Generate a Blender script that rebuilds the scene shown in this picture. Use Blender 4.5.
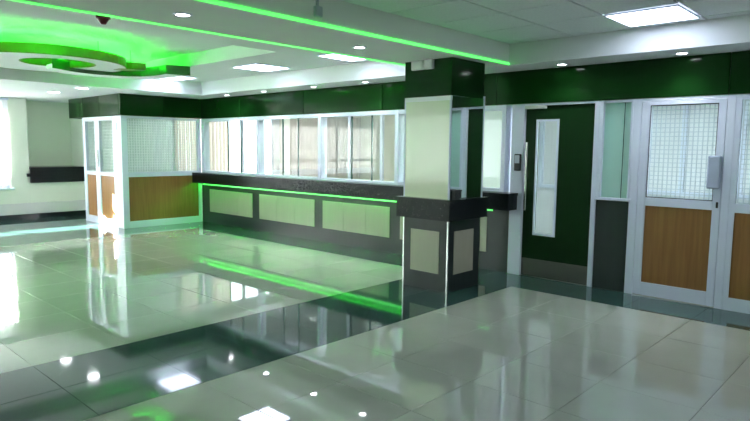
import bpy, bmesh, math, random
from mathutils import Vector, Matrix
random.seed(7)
S = bpy.context.scene
C = S.collection
for o in list(bpy.data.objects): bpy.data.objects.remove(o)

# ------------------------------------------------------------------ camera
W_PX, H_PX = 750, 421
CX, CY, CZ, YAW, PITCH, ROLL, FPX = 3.2168, -6.7669, 1.5937, 0.7494, -0.1043, 0.0104, 598.92
cyw, syw, cp, sp = math.cos(YAW), math.sin(YAW), math.cos(PITCH), math.sin(PITCH)
vf = Vector((-syw*cp, cyw*cp, sp)); vr = Vector((cyw, syw, 0)); vu = vr.cross(vf)
cr, sr = math.cos(ROLL), math.sin(ROLL)
r2 = vr*cr + vu*sr; u2 = vu*cr - vr*sr
cam_d = bpy.data.cameras.new('camera'); cam = bpy.data.objects.new('camera', cam_d); C.objects.link(cam)
M = Matrix((r2, u2, -vf)).transposed().to_4x4(); M.translation = (CX, CY, CZ)
cam.matrix_world = M
cam_d.sensor_fit = 'HORIZONTAL'; cam_d.sensor_width = 36.0; cam_d.lens = FPX*36.0/W_PX
cam_d.clip_start = 0.05; cam_d.clip_end = 200
S.camera = cam

# ------------------------------------------------------------------ world, sun, exposure
w = bpy.data.worlds.new('sky'); S.world = w; w.use_nodes = True
bg = w.node_tree.nodes['Background']; bg.inputs[0].default_value = (0.86, 0.93, 1.0, 1); bg.inputs[1].default_value = 5.0
sd = bpy.data.lights.new('sun', 'SUN'); sd.energy = 220.0; sd.angle = 0.009; sd.color = (1.0, 0.96, 0.9)
sun = bpy.data.objects.new('sun', sd); C.objects.link(sun)
SUN_DIR = Vector((1.0, 0.60, -0.375)).normalized()
sun.rotation_euler = SUN_DIR.to_track_quat('-Z', 'Y').to_euler()
sun.location = (-16, -6, 6)
S.view_settings.view_transform = 'Standard'; S.view_settings.look = 'None'
S.view_settings.gamma = 1.0; S.view_settings.use_curve_mapping = False
S.view_settings.exposure = 0.45
PANEL_EMIT = 9.0        # square ceiling panels
LENS_EMIT = 25.0        # downlight lenses
SPOT_W = 14.0           # downlight beam
LED_RGB = (0.035, 1.0, 0.05)

# ------------------------------------------------------------------ materials
def new_mat(name):
    m = bpy.data.materials.new(name); m.use_nodes = True
    return m, m.node_tree.nodes, m.node_tree.links, m.node_tree.nodes['Principled BSDF']
def pbr(name, rgb, rough=0.5, metal=0.0, spec=0.5, var=0.0, scale=6.0, bump=0.0, rough_var=0.0, rand=0.0, coat=0.0, stretch=None):
    m, N, L, b = new_mat(name)
    b.inputs['Roughness'].default_value = rough; b.inputs['Metallic'].default_value = metal
    b.inputs['Specular IOR Level'].default_value = spec
    b.inputs['Coat Weight'].default_value = coat; b.inputs['Coat Roughness'].default_value = 0.015
    b.inputs['Base Color'].default_value = (*rgb, 1)
    if var or bump or rough_var or rand:
        tc = N.new('ShaderNodeTexCoord'); mp = N.new('ShaderNodeMapping')
        L.new(tc.outputs['Object'], mp.inputs[0])
        if stretch: mp.inputs['Scale'].default_value = stretch
        nz = N.new('ShaderNodeTexNoise'); nz.inputs['Scale'].default_value = scale; nz.inputs['Detail'].default_value = 5
        L.new(mp.outputs[0], nz.inputs['Vector'])
        if var or rand:
            mr = N.new('ShaderNodeMapRange'); mr.inputs[1].default_value = 0.25; mr.inputs[2].default_value = 0.75
            mr.inputs[3].default_value = 1-var; mr.inputs[4].default_value = 1+var
            L.new(nz.outputs[0], mr.inputs[0])
            oi = N.new('ShaderNodeObjectInfo'); m2 = N.new('ShaderNodeMapRange')
            m2.inputs[3].default_value = 1-rand; m2.inputs[4].default_value = 1+rand
            L.new(oi.outputs['Random'], m2.inputs[0])
            mu = N.new('ShaderNodeMath'); mu.operation = 'MULTIPLY'
            L.new(mr.outputs[0], mu.inputs[0]); L.new(m2.outputs[0], mu.inputs[1])
            vm = N.new('ShaderNodeVectorMath'); vm.operation = 'SCALE'; vm.inputs[0].default_value = rgb
            L.new(mu.outputs[0], vm.inputs['Scale']); L.new(vm.outputs[0], b.inputs['Base Color'])
        if rough_var:
            m3 = N.new('ShaderNodeMapRange'); m3.inputs[3].default_value = max(0, rough-rough_var); m3.inputs[4].default_value = rough+rough_var
            L.new(nz.outputs[0], m3.inputs[0]); L.new(m3.outputs[0], b.inputs['Roughness'])
        if bump:
            bp = N.new('ShaderNodeBump'); bp.inputs['Strength'].default_value = bump; bp.inputs['Distance'].default_value = 0.003
            L.new(nz.outputs[0], bp.inputs['Height']); L.new(bp.outputs[0], b.inputs['Normal'])
    return m
def emit(name, rgb, strength):
    m, N, L, b = new_mat(name)
    b.inputs['Base Color'].default_value = (0.8, 0.8, 0.8, 1)
    b.inputs['Emission Color'].default_value = (*rgb, 1); b.inputs['Emission Strength'].default_value = strength
    return m
def glass(name, tint, rough=0.0, base=0.03, gain=1.0):
    m = bpy.data.materials.new(name); m.use_nodes = True; N = m.node_tree.nodes; L = m.node_tree.links; N.clear()
    out = N.new('ShaderNodeOutputMaterial'); mix = N.new('ShaderNodeMixShader'); t = N.new('ShaderNodeBsdfTransparent')
    g = N.new('ShaderNodeBsdfGlossy'); g.inputs['Roughness'].default_value = rough
    t.inputs[0].default_value = (*tint, 1)
    fr = N.new('ShaderNodeFresnel'); fr.inputs[0].default_value = 1.5
    ma = N.new('ShaderNodeMath'); ma.operation = 'MULTIPLY_ADD'; ma.inputs[1].default_value = gain; ma.inputs[2].default_value = base
    ma.use_clamp = True
    ge = N.new('ShaderNodeNewGeometry'); fb = N.new('ShaderNodeMath'); fb.operation = 'SUBTRACT'; fb.inputs[0].default_value = 1.0
    fm = N.new('ShaderNodeMath'); fm.operation = 'MULTIPLY'      # reflect on entering faces only (no total internal reflection in a thin pane)
    L.new(ge.outputs['Backfacing'], fb.inputs[1]); L.new(fr.outputs[0], ma.inputs[0])
    L.new(ma.outputs[0], fm.inputs[0]); L.new(fb.outputs[0], fm.inputs[1])
    L.new(fm.outputs[0], mix.inputs[0]); L.new(t.outputs[0], mix.inputs[1]); L.new(g.outputs[0], mix.inputs[2])
    L.new(mix.outputs[0], out.inputs[0]); return m
def frosted(name, rgb, fac_t=0.45):
    m = bpy.data.materials.new(name); m.use_nodes = True; N = m.node_tree.nodes; L = m.node_tree.links; N.clear()
    out = N.new('ShaderNodeOutputMaterial'); mix = N.new('ShaderNodeMixShader'); mix2 = N.new('ShaderNodeMixShader')
    d = N.new('ShaderNodeBsdfDiffuse'); t = N.new('ShaderNodeBsdfTranslucent'); g = N.new('ShaderNodeBsdfGlossy')
    d.inputs[0].default_value = (*rgb, 1); t.inputs[0].default_value = (*rgb, 1); g.inputs['Roughness'].default_value = 0.05
    mix.inputs[0].default_value = fac_t; L.new(d.outputs[0], mix.inputs[1]); L.new(t.outputs[0], mix.inputs[2])
    fr = N.new('ShaderNodeFresnel'); L.new(fr.outputs[0], mix2.inputs[0]); L.new(mix.outputs[0], mix2.inputs[1]); L.new(g.outputs[0], mix2.inputs[2])
    L.new(mix2.outputs[0], out.inputs[0]); return m
def wood(name, a, b_):
    m, N, L, b = new_mat(name)
    tc = N.new('ShaderNodeTexCoord'); mp = N.new('ShaderNodeMapping'); mp.inputs['Scale'].default_value = (16, 16, 0.8)
    L.new(tc.outputs['Object'], mp.inputs[0])
    nz = N.new('ShaderNodeTexNoise'); nz.inputs['Scale'].default_value = 2.2; nz.inputs['Detail'].default_value = 6; nz.inputs['Distortion'].default_value = 0.4
    L.new(mp.outputs[0], nz.inputs['Vector'])
    cr_ = N.new('ShaderNodeValToRGB'); cr_.color_ramp.elements[0].position = 0.35; cr_.color_ramp.elements[1].position = 0.7
    cr_.color_ramp.elements[0].color = (*a, 1); cr_.color_ramp.elements[1].color = (*b_, 1)
    L.new(nz.outputs[0], cr_.inputs[0]); L.new(cr_.outputs[0], b.inputs['Base Color'])
    b.inputs['Roughness'].default_value = 0.42; return m

MT = dict(
    tile=pbr('cream_tile', (0.42, 0.43, 0.38), 0.03, spec=1.0, var=0.05, scale=2.5, rand=0.035, coat=0.3),
    dark_tile=pbr('dark_tile', (0.030, 0.070, 0.062), 0.06, spec=0.7, var=0.25, scale=3.0, rand=0.06),
    grout=pbr('grout', (0.16, 0.17, 0.15), 0.8, var=0.1, scale=20),
    dark_grout=pbr('dark_grout', (0.03, 0.04, 0.038), 0.7, var=0.1, scale=20),
    plaster=pbr('white_plaster', (0.74, 0.75, 0.76), 0.75, var=0.02, scale=3, bump=0.05),
    bright_white=pbr('bright_white', (0.88, 0.89, 0.90), 0.3, var=0.01, scale=3),
    soffit=pbr('soffit_paint', (0.80, 0.81, 0.79), 0.7, var=0.02, scale=3, bump=0.05),
    cream_wall=pbr('cream_wall', (0.82, 0.85, 0.74), 0.7, var=0.03, scale=2, bump=0.08),
    sage_wall=pbr('sage_wall', (0.84, 0.91, 0.77), 0.7, var=0.03, scale=2, bump=0.08),
    office_wall=pbr('office_wall', (0.74, 0.70, 0.60), 0.7, var=0.03, scale=2),
    skirting=pbr('pale_skirting', (0.70, 0.69, 0.68), 0.4, var=0.03, scale=3),
    ceil_tile=pbr('ceiling_tile', (0.80, 0.83, 0.85), 0.9, var=0.05, scale=40, bump=0.25, rand=0.03),
    tee=pbr('ceiling_grid', (0.07, 0.075, 0.08), 0.6, var=0.05),
    white_al=pbr('white_aluminium', (0.68, 0.73, 0.84), 0.35, var=0.02, scale=5),
    green_gloss=pbr('green_gloss_panel', (0.005, 0.032, 0.006), 0.12, spec=0.18, var=0.12, scale=2, rough_var=0.04),
    ring_green=pbr('ring_green_paint', (0.13, 0.15, 0.004), 0.3, var=0.08, scale=3),
    wave_green=pbr('wave_green_paint', (0.022, 0.10, 0.018), 0.25, var=0.08, scale=3),
    door_green=pbr('door_green_laminate', (0.005, 0.026, 0.006), 0.38, spec=0.15, var=0.1, scale=3, stretch=(6, 6, 0.7)),
    laminate=pbr('charcoal_laminate', (0.024, 0.033, 0.031), 0.28, spec=0.35, var=0.1, scale=3, stretch=(5, 5, 0.6)),
    stone=pbr('black_granite', (0.008, 0.011, 0.012), 0.22, var=0.5, scale=55, spec=0.22),
    panel=pbr('sand_laminate', (0.40, 0.385, 0.29), 0.28, var=0.04, scale=3, stretch=(6, 6, 0.8)),
    cream_panel=pbr('cream_gloss_panel', (0.74, 0.79, 0.60), 0.12, spec=0.5, var=0.03, scale=1.5, coat=0.3),
    mirror=pbr('mirror', (0.80, 0.88, 0.86), 0.02, metal=1.0, var=0.01, scale=2),
    chrome=pbr('brushed_steel', (0.62, 0.64, 0.62), 0.22, metal=1.0, var=0.05, scale=30, stretch=(1, 1, 12)),
    kick=pbr('steel_kick_plate', (0.16, 0.16, 0.14), 0.42, metal=0.7, var=0.08, scale=20, stretch=(1, 1, 10)),
    black=pbr('black_plastic', (0.012, 0.013, 0.014), 0.35, var=0.1, scale=20),
    grey_box=pbr('pale_grey_plastic', (0.45, 0.50, 0.62), 0.45, var=0.03, scale=10),
    white_box=pbr('white_plastic', (0.62, 0.66, 0.62), 0.4, var=0.03, scale=10),
    sensor_grey=pbr('grey_plastic', (0.46, 0.49, 0.56), 0.45, var=0.03, scale=10),
    red=pbr('red_plastic', (0.10, 0.006, 0.012), 0.35, var=0.05, scale=10),
    wood=wood('oak_laminate', (0.225, 0.100, 0.024), (0.29, 0.138, 0.037)),
    mesh=pbr('mesh_wire', (0.90, 0.93, 0.93), 0.5, var=0.05, scale=10),
    dark_mesh=pbr('grey_mesh_wire', (0.50, 0.55, 0.60), 0.5, var=0.05, scale=10),
    booth_wall=pbr('booth_wall', (0.60, 0.69, 0.66), 0.7, var=0.03, scale=3),
    blind=frosted('blind_fabric', (0.82, 0.74, 0.66), 0.55),
    white_blind=frosted('white_blind_fabric', (0.86, 0.86, 0.86), 0.5),
    glass=glass('clear_glass', (0.93, 0.97, 0.95)),
    glass_edge=pbr('green_glass_edge', (0.03, 0.09, 0.07), 0.2, var=0.1, scale=10),
    frost=frosted('teal_frosted_glass', (0.50, 0.72, 0.64), 0.45),
    pane_out=glass('window_glass', (0.97, 0.99, 1.0)),
    panel_lit=emit('panel_diffuser', (0.70, 0.79, 1.0), PANEL_EMIT),
    office_lit=emit('added_office_diffuser', (0.95, 0.97, 1.0), 14.0),
    inner_lit=emit('added_inner_diffuser', (0.78, 0.89, 1.0), 85.0),
    lens=emit('downlight_lens', (0.93, 0.96, 1.0), LENS_EMIT),
    led_beam=emit('green_led_beam', LED_RGB, 1.3),
    led_cove=emit('green_led_cove', (0.010, 1.0, 0.014), 150.0),
    led_diffuser=emit('green_led_diffuser', LED_RGB, 0.8),
    led_counter=emit('green_led_counter', LED_RGB, 75.0),
)

# ------------------------------------------------------------------ mesh helpers
_cache = {}
def box_mesh(dx, dy, dz, bev=0.0):
    k = (round(dx, 4), round(dy, 4), round(dz, 4), bev)
    if k in _cache: return _cache[k]
    bm = bmesh.new(); bmesh.ops.create_cube(bm, size=1.0)
    for v in bm.verts: v.co = Vector((v.co.x*dx, v.co.y*dy, (v.co.z+0.5)*dz))
    if bev > 0:
        bmesh.ops.bevel(bm, geom=bm.edges[:], offset=bev, segments=1, affect='EDGES', profile=0.5)
    me = bpy.data.meshes.new('box'); bm.to_mesh(me); bm.free(); _cache[k] = me
    return me
def wloc(o):
    p = Vector((0, 0, 0))
    while o is not None: p += o.location; o = o.parent
    return p
def link(name, me, mat, loc, parent=None):
    """link mesh data under `name`; the material sits on the object so mesh data can be shared"""
    o = bpy.data.objects.new(name, me); C.objects.link(o)
    if not me.materials: me.materials.append(None)
    o.material_slots[0].link = 'OBJECT'; o.material_slots[0].material = MT[mat]
    if parent is not None: o.parent = parent; o.location = Vector(loc)-wloc(parent)
    else: o.location = loc
    return o
def box(name, x0, x1, y0, y1, z0, z1, mat, parent=None, bev=0.0):
    return link(name, box_mesh(x1-x0, y1-y0, z1-z0, bev), mat, ((x0+x1)/2, (y0+y1)/2, z0), parent)
def empty(name, loc):
    o = bpy.data.objects.new(name, None); C.objects.link(o); o.location = loc; o.empty_display_size = 0.1; return o
def tag(o, label, cat, group=None):
    o['label'] = label; o['category'] = cat
    if group: o['group'] = group
    return o
def struct(o, label=None, cat=None):
    o['kind'] = 'structure'
    if label: o['label'] = label
    if cat: o['category'] = cat
    return o
def from_bm(name, bm, mat, loc, parent=None, smooth=False):
    me = bpy.data.meshes.new(name); bm.to_mesh(me); bm.free()
    if smooth:
        for p in me.polygons: p.use_smooth = True
    return link(name, me, mat, loc, parent)
def multi_box(name, boxes, mat, parent=None):
    """several boxes in one mesh (for ONE piece whose section is not a plain box)"""
    xs = [b[0] for b in boxes]; cx = (min(xs)+max(b[1] for b in boxes))/2
    cy_ = (min(b[2] for b in boxes)+max(b[3] for b in boxes))/2; cz_ = min(b[4] for b in boxes)
    bm = bmesh.new()
    for x0, x1, y0, y1, z0, z1 in boxes:
        m = Matrix.Translation(((x0+x1)/2-cx, (y0+y1)/2-cy_, (z0+z1)/2-cz_)) @ Matrix.Diagonal((x1-x0, y1-y0, z1-z0, 1))
        bmesh.ops.create_cube(bm, size=1.0, matrix=m)
    return from_bm(name, bm, mat, (cx, cy_, cz_), parent)
def prism(name, outline, z0, z1, mat, parent=None, hole=None):
    """extruded plan outline (list of x,y), optional hole outline of the same length"""
    cx = sum(p[0] for p in outline)/len(outline); cy_ = sum(p[1] for p in outline)/len(outline)
    bm = bmesh.new(); n = len(outline)
    lo = [bm.verts.new((x-cx, y-cy_, 0)) for x, y in outline]; hi = [bm.verts.new((x-cx, y-cy_, z1-z0)) for x, y in outline]
    for i in range(n):
        bm.faces.new((lo[i], lo[(i+1) % n], hi[(i+1) % n], hi[i]))
    if hole:
        l2 = [bm.verts.new((x-cx, y-cy_, 0)) for x, y in hole]; h2 = [bm.verts.new((x-cx, y-cy_, z1-z0)) for x, y in hole]
        for i in range(n):
            j = (i+1) % n
            bm.faces.new((l2[j], l2[i], h2[i], h2[j])); bm.faces.new((lo[j], lo[i], l2[i], l2[j])); bm.faces.new((hi[i], hi[j], h2[j], h2[i]))
    else:
        bm.faces.new(list(reversed(lo))); bm.faces.new(hi)
    bmesh.ops.recalc_face_normals(bm, faces=bm.faces[:])
    return from_bm(name, bm, mat, (cx, cy_, z0), parent)
def cyl(name, r, h, mat, loc, parent=None, seg=24, axis='Z', r2=None):
    bm = bmesh.new()
    bmesh.ops.create_cone(bm, cap_ends=True, segments=seg, radius1=r, radius2=r if r2 is None else r2, depth=h)
    if axis == 'Y': bmesh.ops.rotate(bm, verts=bm.verts[:], matrix=Matrix.Rotation(math.pi/2, 3, 'X'))
    if axis == 'X': bmesh.ops.rotate(bm, verts=bm.verts[:], matrix=Matrix.Rotation(math.pi/2, 3, 'Y'))
    return from_bm(name, bm, mat, loc, parent)
def wire_mesh(name, axis, a0, a1, z0, z1, pos, pitch, t, mat, parent):
    """welded security mesh: thin bars both ways, one piece. axis = direction it runs along"""
    bm = bmesh.new()
    def bar(x0, x1, y0, y1, zz0, zz1):
        m = Matrix.Translation(((x0+x1)/2, (y0+y1)/2, (zz0+zz1)/2)) @ Matrix.Diagonal((x1-x0, y1-y0, zz1-zz0, 1))
        bmesh.ops.create_cube(bm, size=1.0, matrix=m)
    n = int((a1-a0)/pitch); k = int((z1-z0)/pitch)
    for i in range(n+1):
        a = a0+(a1-a0)*i/n
        if axis == 'X': bar(a-t/2, a+t/2, pos-t/2, pos+t/2, z0, z1)
        else: bar(pos-t/2, pos+t/2, a-t/2, a+t/2, z0, z1)
    for i in range(k+1):
        z = z0+(z1-z0)*i/k
        if axis == 'X': bar(a0, a1, pos+t/2, pos+1.5*t, z-t/2, z+t/2)
        else: bar(pos-1.5*t, pos-t/2, a0, a1, z-t/2, z+t/2)
    c = Vector(((a0+a1)/2, pos, z0)) if axis == 'X' else Vector((pos, (a0+a1)/2, z0))
    bmesh.ops.translate(bm, verts=bm.verts[:], vec=-c)
    o = from_bm(name, bm, mat, c, parent); o['kind'] = 'stuff'; return o

ZS = 2.559     # soffit level
ZC = 2.80      # ceiling level
ZF = 2.15      # top of glazed screens, foot of the green fascia
XF = -11.0     # far end wall
XR, YN = 5.2, -9.6
XE = -8.055    # glazed booth corner
YE = -1.695

# ------------------------------------------------------------------ floor with its tiles
floor = struct(box('floor', XF-0.9, XR, YN, 3.6, -0.15, -0.012, 'grout'))
G = 0.0035
def tile(x0, x1, y0, y1, dark):
    g = 0.0018 if dark else G
    o = link('floor_tile', box_mesh(x1-x0-g, y1-y0-g, 0.014, 0.0006 if dark else 0.0012), 'dark_tile' if dark else 'tile', ((x0+x1)/2, (y0+y1)/2, -0.014), floor)
    return o
xs_r = [-0.29, 0.357, 0.997, 1.637, 2.27, 2.91, 3.55, 4.19]
xs_b = [-1.44, -0.865, -0.29]
xs_l = [-7.37+(7.37-1.44)*i/9 for i in range(10)]
xs_d = [XF+(11-7.37)*i/6 for i in range(7)]
ys = [-0.65, -1.40, -2.145, -2.785, -3.40, -4.04, -4.685, -5.38, -6.03, -6.67]
for xs, dark in ((xs_r, False), (xs_b, True), (xs_l, False), (xs_d, True)):
    for i in range(len(xs)-1):
        for j in range(len(ys)-1):
            tile(xs[i], xs[i+1], ys[j+1], ys[j], dark)
        if xs is not xs_d or xs[i+1] > XE: tile(xs[i], xs[i+1], -0.65, 0.0, True)
# beyond the tiles that the camera can pick out, the same paving carries on behind the camera
box('floor_tile', 4.19, XR, YN, 0, -0.012, 0.0, 'tile', floor)
box('floor_tile', -0.29, 4.19, YN, -6.67, -0.012, 0.0, 'tile', floor)
box('floor_tile', -1.44, -0.29, YN, -6.67, -0.012, 0.0, 'dark_tile', floor)
box('floor_tile', -7.37, -1.44, YN, -6.67, -0.012, 0.0, 'tile', floor)
box('floor_tile', XF, -7.37, YN, -6.67, -0.012, 0.0, 'dark_tile', floor)
struct(box('floor_office', XF, 5.2, 0.05, 3.6, -0.012, 0.0, 'tile'))

# ------------------------------------------------------------------ walls
wb = struct(empty('wall_back', (0, 0.1, ZF)))
box('lintel', XE, XR, 0.03, 0.16, ZF, 3.1, 'plaster', wb)
box('infill', 2.66, XR, 0.0, 0.16, 0, ZF, 'cream_wall', wb)
struct(box('wall_right', XR, XR+0.12, YN, 3.6, 0, 3.1, 'cream_wall'))
wbc = struct(empty('wall_behind_camera', (-3, YN, 0)))
BX0, BX1 = -10.4, -5.2
box('wall_panel', BX1, XR, YN-0.12, YN, 0, 3.1, 'cream_wall', wbc); box('wall_panel', XF-0.9, BX0, YN-0.12, YN, 0, 3.1, 'cream_wall', wbc)
box('wall_panel', BX0, BX1, YN-0.12, YN, 0, 0.7, 'cream_wall', wbc); box('wall_panel', BX0, BX1, YN-0.12, YN, 2.5, 3.1, 'cream_wall', wbc)
wbw = struct(empty('window_10', (-7.8, YN, 0.7)), 'added wide white framed window behind the viewer, for daylight')  # unseen window, added to bring skylight to the left end of the hall
for i in range(5): box('frame_post', BX0+i*1.285, BX0+i*1.285+0.06, YN-0.09, YN-0.03, 0.7, 2.5, 'white_al', wbw)
for i in range(4): box('pane', BX0+i*1.285+0.06, BX0+(i+1)*1.285, YN-0.063, YN-0.057, 0.7, 2.5, 'pane_out', wbw)
struct(box('wall_sun_block', XF-0.32, XF-0.20, -19.0, YN-0.13, -0.15, 5.2, 'cream_wall'))  # unseen outside wall, added to keep direct sun off the rear window
# far end wall: solid pieces round the window and the hatch recess
wl = struct(empty('wall_left', (XF, -4, 0)))
YW0, YW1, ZW0, ZW1 = -8.6, -2.77, 0.68, 2.50       # window opening
YH0, YH1 = -2.40, -1.27                             # hatch recess
box('wall_panel', XF-0.18, XF, YN, YW0, 0, 3.1, 'cream_wall', wl)
box('wall_panel', XF-0.18, XF, YW0, YW1, 0, ZW0, 'cream_wall', wl)
box('wall_panel', XF-0.18, XF, YW0, YW1, ZW1, 3.1, 'cream_wall', wl)
box('wall_panel', XF-0.85, XF, YW1, YH0, 0, 3.1, 'cream_wall', wl)
struct(box('wall_under_hatch', XF-0.85, XF, YH0, YH1, 0, 0.76, 'cream_wall'))
struct(box('wall_recess', XF-0.85, XF-0.68, YH0, YH1, 0.76, 3.1, 'sage_wall'))
struct(box('wall_recess_side', XF-0.85, XE-1.79, YH1, YH1+0.12, 0, 3.1, 'sage_wall'))
bbl = struct(empty('baseboard_left', (XF, -4, 0)))
box('skirting_board', XF, XF+0.018, YN, YH1, 0.10, 0.335, 'skirting', bbl, 0.004)
box('black_plinth', XF, XF+0.022, YN, YH1, 0.0, 0.10, 'stone', bbl)
ledge = tag(empty('hatch_ledge', (XF-0.1, (YH0+YH1)/2, 0.76)), 'black granite hatch ledge in the pale green wall recess', 'ledge')
multi_box('ledge_slab', [(XF-0.675, XF+0.07, YH0+0.005, YH1-0.005, 1.06, 1.10), (XF+0.0, XF+0.05, YH0+0.005, YH1-0.005, 0.765, 1.06)], 'stone', ledge)
box('ledge_bracket', XF+0.002, XF+0.05, YH0-0.06, YH0+0.0, 0.90, 0.97, 'stone', ledge)

# ------------------------------------------------------------------ window in the far wall
win = struct(empty('window_1', (XF, (YW0+YW1)/2, ZW0)), 'tall white framed window at the far left end of the hall')
fr = 0.06
for y in (YW0, (2*YW0+YW1)/3-fr/2, (YW0+2*YW1)/3-fr/2, YW1-fr):
    box('frame_post', XF-0.10, XF-0.04, y, y+fr, ZW0, ZW1, 'white_al', win)
for z in (ZW0, 1.19, ZW1-fr):
    box('frame_rail', XF-0.095, XF-0.045, YW0, YW1, z, z+fr, 'white_al', win)
for k in range(3):
    a = YW0+(YW1-YW0)*k/3
    for z0, z1 in ((ZW0+fr, 1.19), (1.19+fr, ZW1-fr)):
        box('pane', XF-0.073, XF-0.067, a+fr, a+(YW1-YW0)/3-0.02, z0, z1, 'pane_out', win)
box('window_sill', XF-0.05, XF+0.09, YW0-0.05, YW1+0.05, ZW0-0.045, ZW0, 'white_al', win, 0.008)
# vertical blind hanging in front of the upper panes
bl = tag(empty('vertical_blind', (XF+0.04, (YW0+YW1)/2, 0.9)), 'white vertical blind hanging over the tall window at the far left', 'blind')
box('head_rail', XF+0.015, XF+0.065, YW0-0.05, YW1+0.02, ZW1, ZW1+0.045, 'white_al', bl)
sl = bpy.data.meshes.new('slat')
bm = bmesh.new()
pts = [(-0.055, -0.006), (-0.02, 0.004), (0.02, 0.004), (0.055, -0.006)]
for z in (0, 1):
    for t in (0, 0.0015): 
        for p in pts: bm.verts.new((p[1]+t, p[0], z))
bm.verts.ensure_lookup_table()
for i in range(3):
    for a, b_ in ((0, 8), (4, 12)):
        bm.faces.new([bm.verts[q] for q in (a+i, a+i+1, b_+i+1, b_+i)])
bm.to_mesh(sl); bm.free()
def slat(x, y, z0, z1, rot, mat, parent):
    o = link('slat', sl, mat, (x, y, z0), parent); o.scale = (1, 1, z1-z0); o.rotation_euler = (0, 0, rot); return o
y = YW0+0.03
while y < YW1-0.02:
    slat(XF+0.04, y, 1.55 if -3.27 < y < -3.13 else 0.92, ZW1, math.radians(18), 'white_blind', bl)
    y += 0.09

# ------------------------------------------------------------------ ceilings, beam, bulkheads, coffer
ceil = struct(empty('ceiling', (1.9, -4, ZC)))
XB0, XB1 = -1.397, -0.478      # beam
YB = -0.55                      # front of the bulkhead over the screens
gx = [XB1, 0.30, 0.94, 1.58, 2.22, 2.86, 3.50, 4.14, 4.78, XR]
gy = [YB, -0.72, -1.36, -2.00, -2.64, -3.28, -3.92, -4.56, -5.20, -5.84, -6.48]
box('ceiling_backing', XB1, XR, YN, YB, ZC+0.012, ZC+0.1, 'tee', ceil)
R_PANELS = [(2, 1), (4, 5), (7, 5)]
for i in range(len(gx)-1):
    for j in range(len(gy)-1):
        if (i, j) in R_PANELS: continue
        x0, x1, y1, y0 = gx[i], gx[i+1], gy[j], gy[j+1]
        if x1-x0 < 0.03 or y1-y0 < 0.03: continue
        link('ceiling_tile', box_mesh(x1-x0-0.020, y1-y0-0.020, 0.018, 0.003), 'ceil_tile', ((x0+x1)/2, (y0+y1)/2, ZC-0.003), ceil)
box('ceiling_tile', XB1, XR, YN, -6.48, ZC-0.003, ZC+0.012, 'ceil_tile', ceil)
beam = struct(box('ceiling_beam', XB0, XB1, YN, YB, ZS, ZC+0.1, 'soffit'))
XS = -7.12      # edge of the low soffit at the far end
bulk = struct(empty('ceiling_bulkhead', (0, YB/2, ZS)))
box('bulkhead_run', XS, XR, YB, 0.03, ZS, ZC+0.3, 'plaster', bulk)
box('soffit_slab', XF-0.85, XS, YN, 0.03, ZS+0.0, ZC+0.3, 'plaster', bulk)
# left ceiling with the raised coffer (opening x KX0..KX1, y < KY1)
KX0, KX1, KY0, KY1, KZ = -6.75, -3.05, -6.6, -1.90, 2.99
cl = struct(empty('ceiling_left', (-4, -3, ZC)))
box('ceiling_slab', KX1, XB0, YN, YB, ZC, ZC+0.3, 'plaster', cl)
box('ceiling_slab', XS, KX0, YN, YB, ZC, ZC+0.3, 'plaster', cl)
box('ceiling_slab', KX0, KX1, KY1, YB, ZC, ZC+0.3, 'plaster', cl)
box('ceiling_slab', KX0, KX1, YN, KY0, ZC, ZC+0.3, 'plaster', cl)
box('coffer_top', KX0, KX1, KY0, KY1, KZ, ZC+0.3, 'plaster', cl)

# feature rings hung in the coffer
def arc(cx, cy_, r, a0, a1, n): return [(cx+r*math.cos(math.radians(a0+(a1-a0)*i/n)), cy_+r*math.sin(math.radians(a0+(a1-a0)*i/n))) for i in range(n+1)]
ring = tag(empty('ceiling_ring', (-5.93, -3.72, 2.72)), 'round dropped ceiling ring with green painted rim and off-centre hole', 'ceiling ring')
N_ = 64
RC, RR = (-5.93, -3.69), 1.04
HC, HR = (-5.70, -3.60), 0.46
out = [(RC[0]+RR*math.cos(2*math.pi*i/N_), RC[1]+RR*math.sin(2*math.pi*i/N_)) for i in range(N_)]
inn = [(HC[0]+HR*math.cos(2*math.pi*i/N_), HC[1]+HR*math.sin(2*math.pi*i/N_)) for i in range(N_)]
def shrink(pts, c, d):
    return [(c[0]+(x-c[0])*(1-d/math.hypot(x-c[0], y-c[1])), c[1]+(y-c[1])*(1-d/math.hypot(x-c[0], y-c[1]))) for x, y in pts]
out_in = shrink(out, RC, 0.012); inn_out = shrink(inn, HC, -0.012)
prism('ring_slab', out_in, 2.709, 2.80, 'plaster', ring, inn_out)
prism('rim', out, 2.705, 2.83, 'ring_green', ring, out_in)
prism('inner_rim', inn_out, 2.705, 2.815, 'ring_green', ring, inn)
prism('led_strip', shrink(out, RC, 0.10), 2.801, 2.811, 'led_cove', ring, shrink(out, RC, 0.13))
for a in (30, 150, 270):
    cyl('hanger_rod', 0.008, KZ-2.8, 'chrome', (RC[0]+0.85*math.cos(math.radians(a)), RC[1]+0.85*math.sin(math.radians(a)), (KZ+2.8)/2), ring, 10)
wave = tag(empty('ceiling_wave', (-6.2, -2.6, 2.68)), 'curved green edged dropped slab sweeping from the ceiling ring to the coffer edge', 'ceiling slab')
near = [(-5.88, -3.62), (-5.98, -3.46), (-6.08, -3.30), (-6.15, -3.12), (-6.17, -2.95), (-6.16, -2.80), (-6.11, -2.62), (-6.03, -2.47), (-5.90, -2.33), (-5.72, -2.27), (-5.50, -2.24), (-5.26, -2.26), (-5.16, -1.915)]
far = [(-5.62, -1.915), (-6.0, -1.98), (-6.35, -2.2), (-6.5, -2.5), (-6.56, -2.85), (-6.52, -3.2), (-6.35, -3.45), (-6.1, -3.62)]
wpts = near+far
prism('wave_slab', wpts, 2.66, 2.715, 'plaster', wave)
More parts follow.
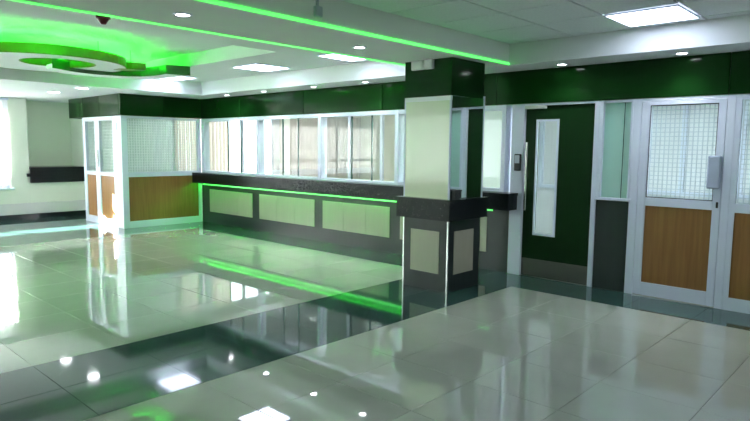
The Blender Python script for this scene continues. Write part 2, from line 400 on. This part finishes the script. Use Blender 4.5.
wc = (sum(p[0] for p in wpts)/len(wpts), sum(p[1] for p in wpts)/len(wpts))
near_edge = near; face = near_edge + [(x-0.014, y+0.004) for x, y in reversed(near_edge)]
prism('green_face', [(x+0.006, y-0.002) for x, y in face], 2.655, 2.79, 'wave_green', wave)
prism('led_strip', [(x-0.22, y+0.02) for x, y in near_edge[3:9]]+[(x-0.25, y+0.02) for x, y in reversed(near_edge[3:9])], 2.716, 2.726, 'led_cove', wave)
cove = tag(box('led_strip', KX1-0.10, KX1-0.07, KY0+0.1, -3.5, ZC+0.03, ZC+0.04, 'led_cove'), 'green cove light strip hidden along the near edge of the ceiling coffer', 'light strip')
box('led_shelf', KX1-0.14, KX1, KY0, -3.4, ZC, ZC+0.03, 'plaster', cl)
step = tag(empty('ceiling_step', (-5.6, -2.6, 2.70)), 'short green block stepping between the ceiling ring and the curved slab', 'ceiling block')
prism('step_block', [(-5.62, -2.80), (-5.50, -2.66), (-5.45, -2.47), (-5.62, -2.44), (-5.80, -2.60), (-5.80, -2.80)], 2.705, 2.80, 'ring_green', step)
cyl('hanger_rod', 0.006, KZ-2.80, 'chrome', (-5.62, -2.62, (KZ+2.80)/2), step, 10)

# ------------------------------------------------------------------ green fascia over the screens
fas = struct(empty('trim_1', (-3, -0.03, ZF)), 'glossy dark green fascia panels above the glazed screens')
seams = [XE+0.03, -6.63, -4.75, -2.92, -0.95, 1.68, 3.3, XR]
for i in range(len(seams)-1):
    box('fascia_panel', seams[i]+0.004, seams[i+1]-0.004, -0.032, 0.03, ZF+0.004, ZS, 'green_gloss', fas, 0.003)
for y0, y1 in ((YE-0.035, -0.85), (-0.85, 0.034)):
    box('fascia_panel', XE-0.03, XE+0.032, y0+0.004, y1-0.004, ZF+0.004, ZS, 'green_gloss', fas, 0.003)
for x0, x1 in ((-10.5, -9.75), (-9.75, -8.95), (-8.95, XE-0.03)):
    box('fascia_panel', x0+0.004, x1-0.004, YE-0.035, YE+0.03, ZF+0.004, ZS, 'green_gloss', fas, 0.003)
box('fascia_panel', -10.5, -10.44, YE+0.034, YH1, ZF+0.004, ZS, 'green_gloss', fas, 0.003)

# ------------------------------------------------------------------ counter along the screens
ctr = tag(empty('reception_counter', (-4.3, 0, 0)), 'long reception counter with black granite top, sand panels and green underglow', 'counter')
CL0, CL1 = XE+0.01, -0.70
box('counter_body', CL0, CL1, 0.0, 0.14, 0.0, 1.03, 'laminate', ctr)
multi_box('granite_top', [(CL0, -0.60, -0.25, -0.02, 1.012, 1.045), (CL0, -0.60, -0.25, -0.215, 0.835, 1.012)], 'stone', ctr)
box('top_end', -0.635, -0.602, -0.215, -0.034, 0.835, 1.012, 'stone', ctr)
for x0, x1 in ((-7.78, -6.28), (-6.06, -4.49), (-4.28, -2.77), (-2.56, -1.05)):
    m1, m2 = x0+(x1-x0)/3, x0+2*(x1-x0)/3
    for a, b_ in ((x0, m1), (m1, m2), (m2, x1)):
        box('inset_panel', a+0.0015, b_-0.0015, -0.012, 0.0, 0.235, 0.70, 'panel', ctr, 0.002)
box('led_strip', CL0+0.05, -1.30, -0.062, -0.048, 0.905, 0.917, 'led_counter', ctr)
box('led_diffuser', CL0+0.03, -0.97, -0.016, 0.0, 0.786, 0.814, 'led_diffuser', ctr)
box('corner_trim', CL0, CL0+0.018, -0.03, -0.001, 0, 0.83, 'chrome', ctr)

# ------------------------------------------------------------------ glazed screens along the main wall
def post(parent, x0, x1, z0, z1, y0=-0.03, y1=0.12, name='post'):
    return box(name, x0, x1, y0, y1, z0, z1, 'white_al', parent, 0.003)
bays = [(XE+0.10, -6.12, [-7.14, -6.68], 'beside the corner booth'), (-6.05, -4.38, [-5.40, -4.95], 'in the middle of the counter'),
        (-4.31, -2.67, [-3.64, -3.18], 'nearest the square column'), (-2.60, -0.86, [-2.0, -1.4], 'behind the square column')]
for k, (x0, x1, cuts, where) in enumerate(bays):
    wn = struct(empty('window_%d' % (k+2), ((x0+x1)/2, 0, 1.03)), 'sliding glass counter window '+where)
    post(wn, x0-0.07, x0, 1.045, ZF); 
    if k == 3: post(wn, x1, x1+0.06, 1.045, ZF)
    box('head_rail', x0, x1, -0.028, 0.12, ZF-0.06, ZF, 'white_al', wn, 0.003)
    box('bottom_rail', x0, x1, -0.028, 0.12, 1.045, 1.085, 'white_al', wn, 0.003)
    e = [x0]+cuts+[x1]
    for i in range(3):
        yy = 0.02 if i % 2 == 0 else 0.04
        pn = box('pane', e[i], e[i+1], yy, yy+0.006, 1.085, ZF-0.06, 'glass', wn)
        if i > 0: box('pane_edge', e[i]-0.010, e[i]+0.012, yy-0.006, yy+0.014, 1.085, ZF-0.06, 'glass_edge', pn)

# ------------------------------------------------------------------ green door
door = struct(empty('door_1', (-0.1, 0, 0)), 'dark green door with tall narrow vision panel and steel kick plate')
DX0, DX1 = -0.546, 0.34
post(door, -0.72, DX0, 0, ZF, -0.02, 0.12, 'jamb')
post(door, DX1, DX1+0.055, 0, ZF, -0.02, 0.12, 'jamb')
box('head_jamb', DX0, DX1, -0.015, 0.12, ZF-0.022, ZF, 'white_al', door)
VX0, VX1, VZ0, VZ1 = -0.385, -0.115, 0.545, 1.945
leaf = multi_box('leaf', [(DX0+0.004, VX0, 0.02, 0.062, 0.008, ZF-0.025), (VX1, DX1-0.004, 0.02, 0.062, 0.008, ZF-0.025),
                          (VX0, VX1, 0.02, 0.062, 0.008, VZ0), (VX0, VX1, 0.02, 0.062, VZ1, ZF-0.025)], 'door_green', door)
box('vision_glass', VX0, VX1, 0.038, 0.044, VZ0, VZ1, 'glass', leaf)
for a in ((VX0-0.014, VX0+0.012, VZ0-0.014, VZ1+0.014), (VX1-0.012, VX1+0.014, VZ0-0.014, VZ1+0.014)):
    box('glazing_bead', a[0], a[1], 0.010, 0.02, a[2], a[3], 'white_al', leaf)
for a in ((VZ0-0.014, VZ0+0.012), (VZ1-0.012, VZ1+0.014)):
    box('glazing_bead', VX0+0.012, VX1-0.012, 0.010, 0.02, a[0], a[1], 'white_al', leaf)
box('kick_plate', DX0+0.006, DX1-0.006, 0.017, 0.02, 0.012, 0.228, 'kick', door)
hd = cyl('pull_handle', 0.014, 0.84, 'chrome', (-0.482, -0.055, 1.26), door, 16)
for z in (0.92, 1.60): cyl('standoff', 0.009, 0.07, 'chrome', (-0.482, -0.02, z), hd, 12, 'Y')
box('closer_arm', DX0+0.012, -0.265, -0.045, 0.018, ZF-0.062, ZF-0.024, 'white_box', door, 0.004)
rd = tag(empty('card_reader', (-0.61, -0.02, 1.32)), 'black card reader on the white post beside the green door', 'card reader')
box('reader_body', -0.655, -0.565, -0.055, -0.02, 1.325, 1.535, 'black', rd, 0.008)
box('reader_face', -0.643, -0.577, -0.059, -0.055, 1.42, 1.52, 'sensor_grey', rd, 0.002)

# ------------------------------------------------------------------ narrow side light
sl_ = struct(empty('window_6', (0.59, 0, 0)), 'narrow teal frosted side light between the green door and the wooden door')
box('lower_panel', 0.395, 0.77, 0.005, 0.05, 0, 1.03, 'laminate', sl_)
post(sl_, 0.397, 0.44, 1.06, ZF, -0.02, 0.12, 'stile'); post(sl_, 0.745, 0.77, 1.06, ZF, -0.02, 0.12, 'stile')
box('sill', 0.37, 0.80, -0.04, 0.06, 1.03, 1.06, 'white_al', sl_, 0.004)
box('head_rail', 0.44, 0.745, -0.01, 0.1, ZF-0.03, ZF, 'white_al', sl_)
pn = box('pane', 0.44, 0.745, 0.03, 0.037, 1.06, ZF-0.03, 'frost', sl_)
box('pane_edge', 0.660, 0.665, 0.022, 0.03, 1.06, ZF-0.03, 'glass_edge', pn)
post(sl_, 0.77, 0.855, 0, ZF, -0.015, 0.12, 'post')

# ------------------------------------------------------------------ wood and glass door, and the fixed panel right of it
d2 = struct(empty('door_2', (1.27, 0, 0)), 'white framed half glazed door with oak lower panel and lock box')
box('stile', 0.862, 0.945, -0.02, 0.03, 0.012, 2.115, 'white_al', d2, 0.004)
box('stile', 1.60, 1.672, -0.02, 0.03, 0.012, 2.115, 'white_al', d2, 0.004)
box('rail', 0.945, 1.60, -0.018, 0.028, 0.012, 0.155, 'white_al', d2, 0.003)
box('rail', 0.945, 1.60, -0.018, 0.028, 1.0, 1.09, 'white_al', d2, 0.003)
box('rail', 0.945, 1.60, -0.018, 0.028, 2.075, 2.115, 'white_al', d2, 0.003)
box('head_jamb', 0.855, 1.672, -0.02, 0.10, 2.12, ZF, 'white_al', d2)
box('oak_panel', 0.945, 1.60, 0.0, 0.02, 0.155, 1.0, 'wood', d2)
pn = box('pane', 0.945, 1.60, -0.002, 0.004, 1.09, 2.075, 'glass', d2)
for a in ((0.945, 0.953, 1.09, 2.075), (1.592, 1.60, 1.09, 2.075)): box('gasket', a[0], a[1], -0.010, -0.002, a[2], a[3], 'black', pn)
for a in ((1.09, 1.098), (2.067, 2.075)): box('gasket', 0.953, 1.592, -0.010, -0.002, a[0], a[1], 'black', pn)
wire_mesh('security_mesh', 'X', 0.95, 1.595, 1.095, 2.07, 0.05, 0.046, 0.008, 'dark_mesh', d2)
lb = box('lock_box', 1.545, 1.665, -0.075, -0.02, 1.22, 1.55, 'grey_box', d2, 0.012)
box('lock_cylinder', 1.635, 1.655, -0.032, -0.02, 1.025, 1.085, 'black', d2, 0.003)
p4 = struct(empty('window_7', (2.2, 0, 0)), 'fixed white framed panel with oak base at the right edge')
post(p4, 1.676, 1.75, 0, ZF, -0.02, 0.12, 'post')
box('stile', 1.75, 1.80, -0.015, 0.03, 0, ZF, 'white_al', p4); box('stile', 2.60, 2.66, -0.015, 0.03, 0, ZF, 'white_al', p4)
for a, b_ in ((0.0, 0.13), (0.99, 1.08), (2.10, ZF)): box('rail', 1.80, 2.60, -0.015, 0.03, a, b_, 'white_al', p4)
box('oak_panel', 1.80, 2.60, 0.0, 0.02, 0.13, 0.99, 'wood', p4)
box('pane', 1.80, 2.60, 0.0, 0.006, 1.08, 2.10, 'glass', p4)
wire_mesh('security_mesh', 'X', 1.81, 2.59, 1.085, 2.095, 0.05, 0.046, 0.009, 'dark_mesh', p4)

# ------------------------------------------------------------------ corner booth
bs = struct(empty('window_8', (XE, -0.85, 0)), 'booth side screen of gridded glass over a wide oak panel')
T = 0.05
box('corner_post', XE-0.11, XE+0.02, YE-0.02, YE+0.10, 0, ZF, 'white_al', bs, 0.004)
box('stile', XE-T, XE, -0.10, -0.03, 0.0, ZF, 'white_al', bs)
for a, b_ in ((0.0, 0.13), (0.985, 1.075), (2.11, ZF)): box('rail', XE-T, XE+0.005, YE+0.10, -0.10, a, b_, 'white_al', bs)
box('oak_panel', XE-0.04, XE-0.012, YE+0.10, -0.10, 0.13, 0.985, 'wood', bs)
box('pane', XE-0.03, XE-0.024, YE+0.10, -0.10, 1.075, 2.11, 'glass', bs)
wire_mesh('security_mesh', 'Y', YE+0.11, -0.105, 1.08, 2.10, XE-0.06, 0.05, 0.010, 'mesh', bs)
bd = struct(empty('door_3', (-8.95, YE, 0)), 'booth front with half glazed white door and oak lower panels')
for x0, x1 in ((-9.84, -9.72), (-9.24, -9.04), (-8.40, -8.165)):
    box('stile', x0, x1, YE-0.02, YE+0.04, 0, ZF, 'white_al', bd, 0.003)
for x0, x1 in ((-9.72, -9.24), (-9.04, -8.40)):
    for a, b_ in ((0.0, 0.14), (0.985, 1.06), (2.08, ZF)): box('rail', x0, x1, YE-0.018, YE+0.035, a, b_, 'white_al', bd)
    box('oak_panel', x0, x1, YE, YE+0.02, 0.14, 0.985, 'wood', bd)
    pn = box('pane', x0, x1, YE, YE+0.006, 1.06, 2.08, 'glass', bd)
    box('gasket', x0, x0+0.012, YE-0.012, YE, 1.06, 2.08, 'sensor_grey', pn)
    box('gasket', x0+0.012, x1, YE-0.012, YE, 2.068, 2.08, 'sensor_grey', pn)
    wire_mesh('security_mesh', 'X', x0+0.01, x1-0.01, 1.07, 2.07, YE+0.05, 0.06, 0.010, 'mesh', bd)
cyl('pull_handle', 0.02, 0.34, 'chrome', (-9.08, YE-0.05, 1.33), bd, 12)
box('hinge', -8.24, -8.22, YE-0.03, YE-0.02, 1.88, 2.02, 'sensor_grey', bd)
box('transom_vent', -8.52, -8.40, YE-0.03, YE-0.02, 2.09, 2.13, 'sensor_grey', bd)

# ------------------------------------------------------------------ rooms behind the glass
wbo = struct(empty('wall_booth', (-9.83, 1.0, 0)))
box('wall_panel', -9.86, -9.80, YE+0.05, 0.35, 0, 2.75, 'booth_wall', wbo); box('wall_panel', -9.86, -9.80, 3.2, 3.4, 0, 2.75, 'plaster', wbo)
box('wall_panel', -9.86, -9.80, 0.35, 3.2, 0, 0.85, 'plaster', wbo); box('wall_panel', -9.86, -9.80, 0.35, 3.2, 2.4, 2.75, 'plaster', wbo)
owin = struct(empty('window_9', (-9.83, 1.8, 0.85)), 'added outside window for daylight in the office beside the booth')  # added opening that lets daylight into the office
for y in (0.35, 1.27, 2.20, 3.14): box('frame_post', -9.85, -9.81, y, y+0.06, 0.85, 2.4, 'white_al', owin)
for y in (0.41, 1.33, 2.26): box('pane', -9.833, -9.827, y, y+0.86, 0.85, 2.4, 'pane_out', owin)
ob = struct(empty('wall_office', (-5, 3.4, 0)))
box('office_panel', -9.86, -2.25, 3.4, 3.5, 0, 2.75, 'office_wall', ob); box('office_panel', -2.25, 5.2, 3.4, 3.5, 0, 2.75, 'plaster', ob)
struct(box('wall_divider', -2.3, -2.2, 0.16, 3.4, 0, 2.75, 'sage_wall'))
struct(box('ceiling_office', -9.86, 5.2, 0.03, 3.5, 2.62, 2.75, 'plaster'))
struct(box('ceiling_booth', -9.84, XE-0.01, YE+0.03, 0.03, 2.50, 2.55, 'plaster'))
# office vertical blinds (beige), hung on the office wall, backed by the wall
ob2 = tag(empty('vertical_blind', (-8.0, 3.3, 0.4)), 'beige vertical blind in the office behind the middle counter window', 'blind')
box('head_rail', -9.2, -6.6, 3.28, 3.36, 2.45, 2.50, 'white_al', ob2)
x = -9.15
while x < -6.65:
    o = slat(x, 3.30, 0.4, 2.45, math.pi/2+math.radians(20), 'blind', ob2); x += 0.098
wb2 = tag(empty('vertical_blind', (-9.74, 1.0, 0.4)), 'white vertical blind beside the added bright office window, behind the booth', 'blind')
box('head_rail', -9.79, -9.71, 0.3, 3.2, 2.45, 2.50, 'white_al', wb2)
y = 0.35
while y < 1.75:
    slat(-9.73, y, 0.4, 2.45, math.radians(12), 'blind', wb2); y += 0.098
struct(box('wall_sun_block', -16.5, -9.88, -0.22, -0.10, -0.15, 5.0, 'cream_wall'))  # unseen outside wall, added to keep direct sun out of the office
part = tag(empty('glass_partition', (-5.4, 2.0, 0)), 'green tinted glazed partition standing inside the office', 'partition')
for x in (-6.6, -5.7, -4.8): box('partition_post', x, x+0.06, 1.97, 2.03, 0, 2.62, 'white_al', part)
for x in (-6.54, -5.64): box('pane', x, x+0.84, 1.995, 2.005, 0.9, 2.62, 'glass', part); box('lower_board', x, x+0.84, 1.99, 2.01, 0, 0.9, 'sage_wall', part)
# inner white frame seen through the door glass
inf = tag(empty('inner_window', (0.2, 3.37, 0.9)), 'white inner window frame seen through the green door glass', 'window frame')
for x in (-2.1, -1.3, -0.5, 0.3, 1.1, 1.9): box('frame_post', x, x+0.07, 3.34, 3.40, 0.9, 2.35, 'white_al', inf)
for z in (0.9, 2.3): box('frame_rail', -2.1, 1.97, 3.33, 3.40, z, z+0.06, 'white_al', inf)

# ------------------------------------------------------------------ column
CX0, CX1, CY0, CY1 = -1.2577, -0.6175, -1.47, -0.843
col = tag(empty('square_column', ((CX0+CX1)/2, (CY0+CY1)/2, 0)), 'square column clad in cream, mirror and green panels with a granite ledge', 'column')
box('core', CX0+0.03, CX1-0.03, CY0+0.03, CY1-0.03, 0, ZS, 'laminate', col)
def clad(z0, z1, mat, name, d=0.0):
    box(name, CX0-d, CX1+d, CY0-d, CY0+0.028, z0, z1, mat, col)
    box(name, CX1-0.028, CX1+d, CY0+0.028, CY1-0.028, z0, z1, mat, col)
    box(name, CX0-d, CX1+d, CY1-0.028, CY1+d, z0, z1, mat, col)
    box(name, CX0-d, CX0+0.028, CY0+0.028, CY1-0.028, z0, z1, mat, col)
clad(0, 0.81, 'laminate', 'base_panel')
clad(ZF+0.01, ZS, 'green_gloss', 'head_panel', 0.004)
box('inset_panel', -1.14, -0.735, CY0-0.006, CY0, 0.20, 0.675, 'panel', col)
box('inset_panel', CX1, CX1+0.006, -1.36, -0.98, 0.195, 0.68, 'panel', col)
multi_box('granite_ledge', [(CX0-0.055, CX1+0.075, CY0-0.085, CY1+0.05, 1.005, 1.04), (CX0-0.045, CX1+0.065, CY0-0.075, CY0+0.0, 0.81, 1.005),
                            (CX1, CX1+0.065, CY0, CY1+0.04, 0.81, 1.005), (CX0-0.045, CX0, CY0, CY1+0.04, 0.81, 1.005), (CX0, CX1, CY1, CY1+0.04, 0.81, 1.005)], 'stone', col)
box('cream_panel', CX0+0.012, CX1-0.012, CY0, CY0+0.028, 1.04, 2.11, 'cream_panel', col)
box('head_strip', CX0+0.002, CX1-0.002, CY0-0.004, CY0+0.028, 2.11, ZF+0.01, 'bright_white', col)
prism('mirror_panel', [(CX1-0.013, CY0+0.02), (CX1+0.014, CY1-0.012), (CX1-0.02, CY1-0.012), (CX1-0.028, CY0+0.02)], 1.04, ZF+0.01, 'mirror', col)
box('side_panel', CX0, CX0+0.028, CY0+0.03, CY1-0.01, 1.04, ZF+0.01, 'cream_panel', col)
box('rear_panel', CX0+0.03, CX1-0.03, CY1-0.028, CY1, 1.04, ZF+0.01, 'cream_panel', col)
for (x, y, z1) in ((CX0, CY0, ZF+0.01), (CX1-0.012, CY0, ZF+0.01), (CX1-0.012, CY1-0.012, 2.19)):
    xo = 0.017 if y > CY0 else 0.0
    box('corner_trim', x-0.003, x+0.015+xo, y-0.003, y+0.015, 1.04, z1, 'white_al', col)
    box('corner_trim', x-0.003, x+0.015, y-0.003, y+0.015, 0, 0.81, 'chrome', col)
blk = tag(empty('small_box', (CX1+0.035, -1.36, 1.04)), 'small black box standing on the column ledge against the mirror', 'box')
box('box_body', CX1+0.008, CX1+0.055, -1.43, -1.335, 1.04, 1.125, 'black', blk, 0.004)
box('box_lid', CX1+0.004, CX1+0.06, -1.44, -1.31, 1.125, 1.145, 'black', blk, 0.003)
for x0, x1, lab in ((-1.14, -0.975, 'wider white junction box at the column top left'), (-0.955, -0.845, 'narrower white junction box at the column top')):
    jb = tag(empty('junction_box', ((x0+x1)/2, CY0-0.03, 2.455)), lab, 'junction box', 'white boxes under the beam')
    box('box_body', x0, x1, CY0-0.05, CY0-0.004, 2.455, ZS-0.004, 'white_box', jb, 0.006)
    box('cover_plate', x0+0.012, x1-0.012, CY0-0.055, CY0-0.05, 2.47, ZS-0.016, 'white_box', jb, 0.002)

# ------------------------------------------------------------------ lamps
def panel_light(x0, x1, y0, y1, z, label, group='square ceiling panel lights', mat='panel_lit'):
    t = tag(empty('panel_light', ((x0+x1)/2, (y0+y1)/2, z)), label, 'ceiling light', group)
    f = 0.012
    multi_box('frame', [(x0, x1, y0, y0+f, z-0.012, z+0.002), (x0, x1, y1-f, y1, z-0.012, z+0.002), (x0, x0+f, y0+f, y1-f, z-0.012, z+0.002), (x1-f, x1, y0+f, y1-f, z-0.012, z+0.002)], 'white_al', t)
    box('diffuser', x0+f, x1-f, y0+f, y1-f, z-0.0125, z+0.0, mat, t)
panel_light(0.95, 1.57, -1.35, -0.73, ZC-0.004, 'square panel light in the tiled ceiling above the wooden door')
panel_light(-4.72, -4.10, -1.46, -0.84, ZC-0.002, 'square panel light left of the beam, second from the column')
panel_light(-2.84, -2.22, -1.40, -0.78, ZC-0.002, 'square panel light partly hidden by the green lit beam edge')
panel_light(-7.08, -6.46, -1.66, -1.04, ZC-0.002, 'square panel light at the far end near the curved slab')
for (i, j), nm in zip(R_PANELS[1:], ('middle of the tiled ceiling', 'right side behind the viewer')):
    panel_light(gx[i]+0.01, gx[i+1]-0.01, gy[j+1]+0.01, gy[j]-0.01, ZC-0.004, 'added square panel light out of view, '+nm)  # extra panels beyond the frame, added to light the hall
def added_office_light(x, y, nm, mat='office_lit'): panel_light(x-0.6, x+0.6, y-0.3, y+0.3, 2.615, 'added panel light inside the '+nm, 'added office panel lights', mat)  # hidden panels, added to brighten the rooms behind the glass
added_office_light(-8.6, 0.55, 'office behind the booth'); added_office_light(-5.8, 0.55, 'office behind the counter'); added_office_light(-3.4, 0.55, 'office near the divider')
added_office_light(1.1, 0.55, 'room behind the doors', 'inner_lit')
def downlight(x, y, z, label, lit=True, q=1.0):
    t = tag(empty('downlight', (x, y, z)), label, 'downlight', 'round recessed downlights')
    bm = bmesh.new(); seg = 24
    for r, zz in ((0.048*q, -0.002), (0.052*q, -0.010), (0.068*q, -0.008), (0.072*q, 0.0)):
        for i in range(seg): bm.verts.new((r*math.cos(2*math.pi*i/seg), r*math.sin(2*math.pi*i/seg), zz))
    bm.verts.ensure_lookup_table()
    for k in range(3):
        for i in range(seg): bm.faces.new([bm.verts[q] for q in (k*seg+i, k*seg+(i+1) % seg, (k+1)*seg+(i+1) % seg, (k+1)*seg+i)])
    from_bm('trim_ring', bm, 'white_al', (x, y, z), t, True)
    cyl('lens', 0.05*q, 0.004, 'lens' if lit else 'white_box', (x, y, z-0.003), t, 24)
    if lit:
        ld = bpy.data.lights.new('downlight_beam', 'SPOT'); ld.energy = SPOT_W; ld.spot_size = math.radians(115); ld.spot_blend = 0.6; ld.shadow_soft_size = 0.045
        ld.color = (0.95, 0.97, 1.0)
        lo = bpy.data.objects.new('downlight_beam', ld); C.objects.link(lo); lo.parent = t; lo.location = (0, 0, -0.02)
downlight(0.04, -0.27, ZS, 'downlight in the soffit above the green door')
downlight(1.30, -0.27, ZS, 'downlight in the soffit above the wooden door')
downlight(-0.925, -4.42, ZS, 'downlight in the green lit beam, the nearer of two')
downlight(-0.925, -2.56, ZS, 'downlight in the green lit beam, closer to the column')
downlight(-3.02, -0.30, ZS, 'downlight over the counter window nearest the column')
downlight(-4.15, -0.32, ZS, 'downlight over the middle counter window, right one')
downlight(-5.47, -0.32, ZS, 'downlight over the middle counter window, left one')
downlight(-6.64, -0.30, ZS, 'downlight over the counter window beside the booth')
downlight(-7.72, -0.52, ZS, 'unlit downlight above the booth corner', False)
downlight(-7.55, -2.58, ZS, 'downlight in the far low soffit nearer the booth', True, 2.0)
downlight(-8.80, -2.60, ZS, 'downlight in the far low soffit nearer the end wall', True, 2.0)
l1 = tag(box('led_strip', XB1, XB1+0.014, YN+0.2, YB-0.01, ZS+0.002, ZS+0.024, 'led_beam'), 'bright green light strip along the right edge of the ceiling beam', 'light strip', 'green beam light strips')
l2 = tag(box('led_strip', XB0-0.012, XB0+0.016, YN+0.2, YB-0.01, ZS-0.008, ZS+0.0, 'led_beam'), 'thin green light strip along the left edge of the ceiling beam', 'light strip', 'green beam light strips')

# ------------------------------------------------------------------ small ceiling items
sn = tag(empty('wall_sensor', (XB1+0.02, -3.5, 2.62)), 'small grey sensor box on the side of the ceiling beam', 'sensor')
box('sensor_body', XB1, XB1+0.035, -3.54, -3.465, 2.625, 2.705, 'sensor_grey', sn, 0.006)
box('sensor_stem', XB1, XB1+0.015, -3.512, -3.492, 2.705, ZC, 'sensor_grey', sn)
fd = tag(empty('fire_detector', (-2.62, -4.28, ZC)), 'dark red fire detector hanging from the ceiling beside the beam', 'detector')
cyl('detector_base', 0.065, 0.025, 'red', (-2.62, -4.28, ZC-0.0125), fd, 24)
cyl('detector_head', 0.022, 0.05, 'red', (-2.62, -4.28, ZC-0.05), fd, 24, 'Z', 0.055)
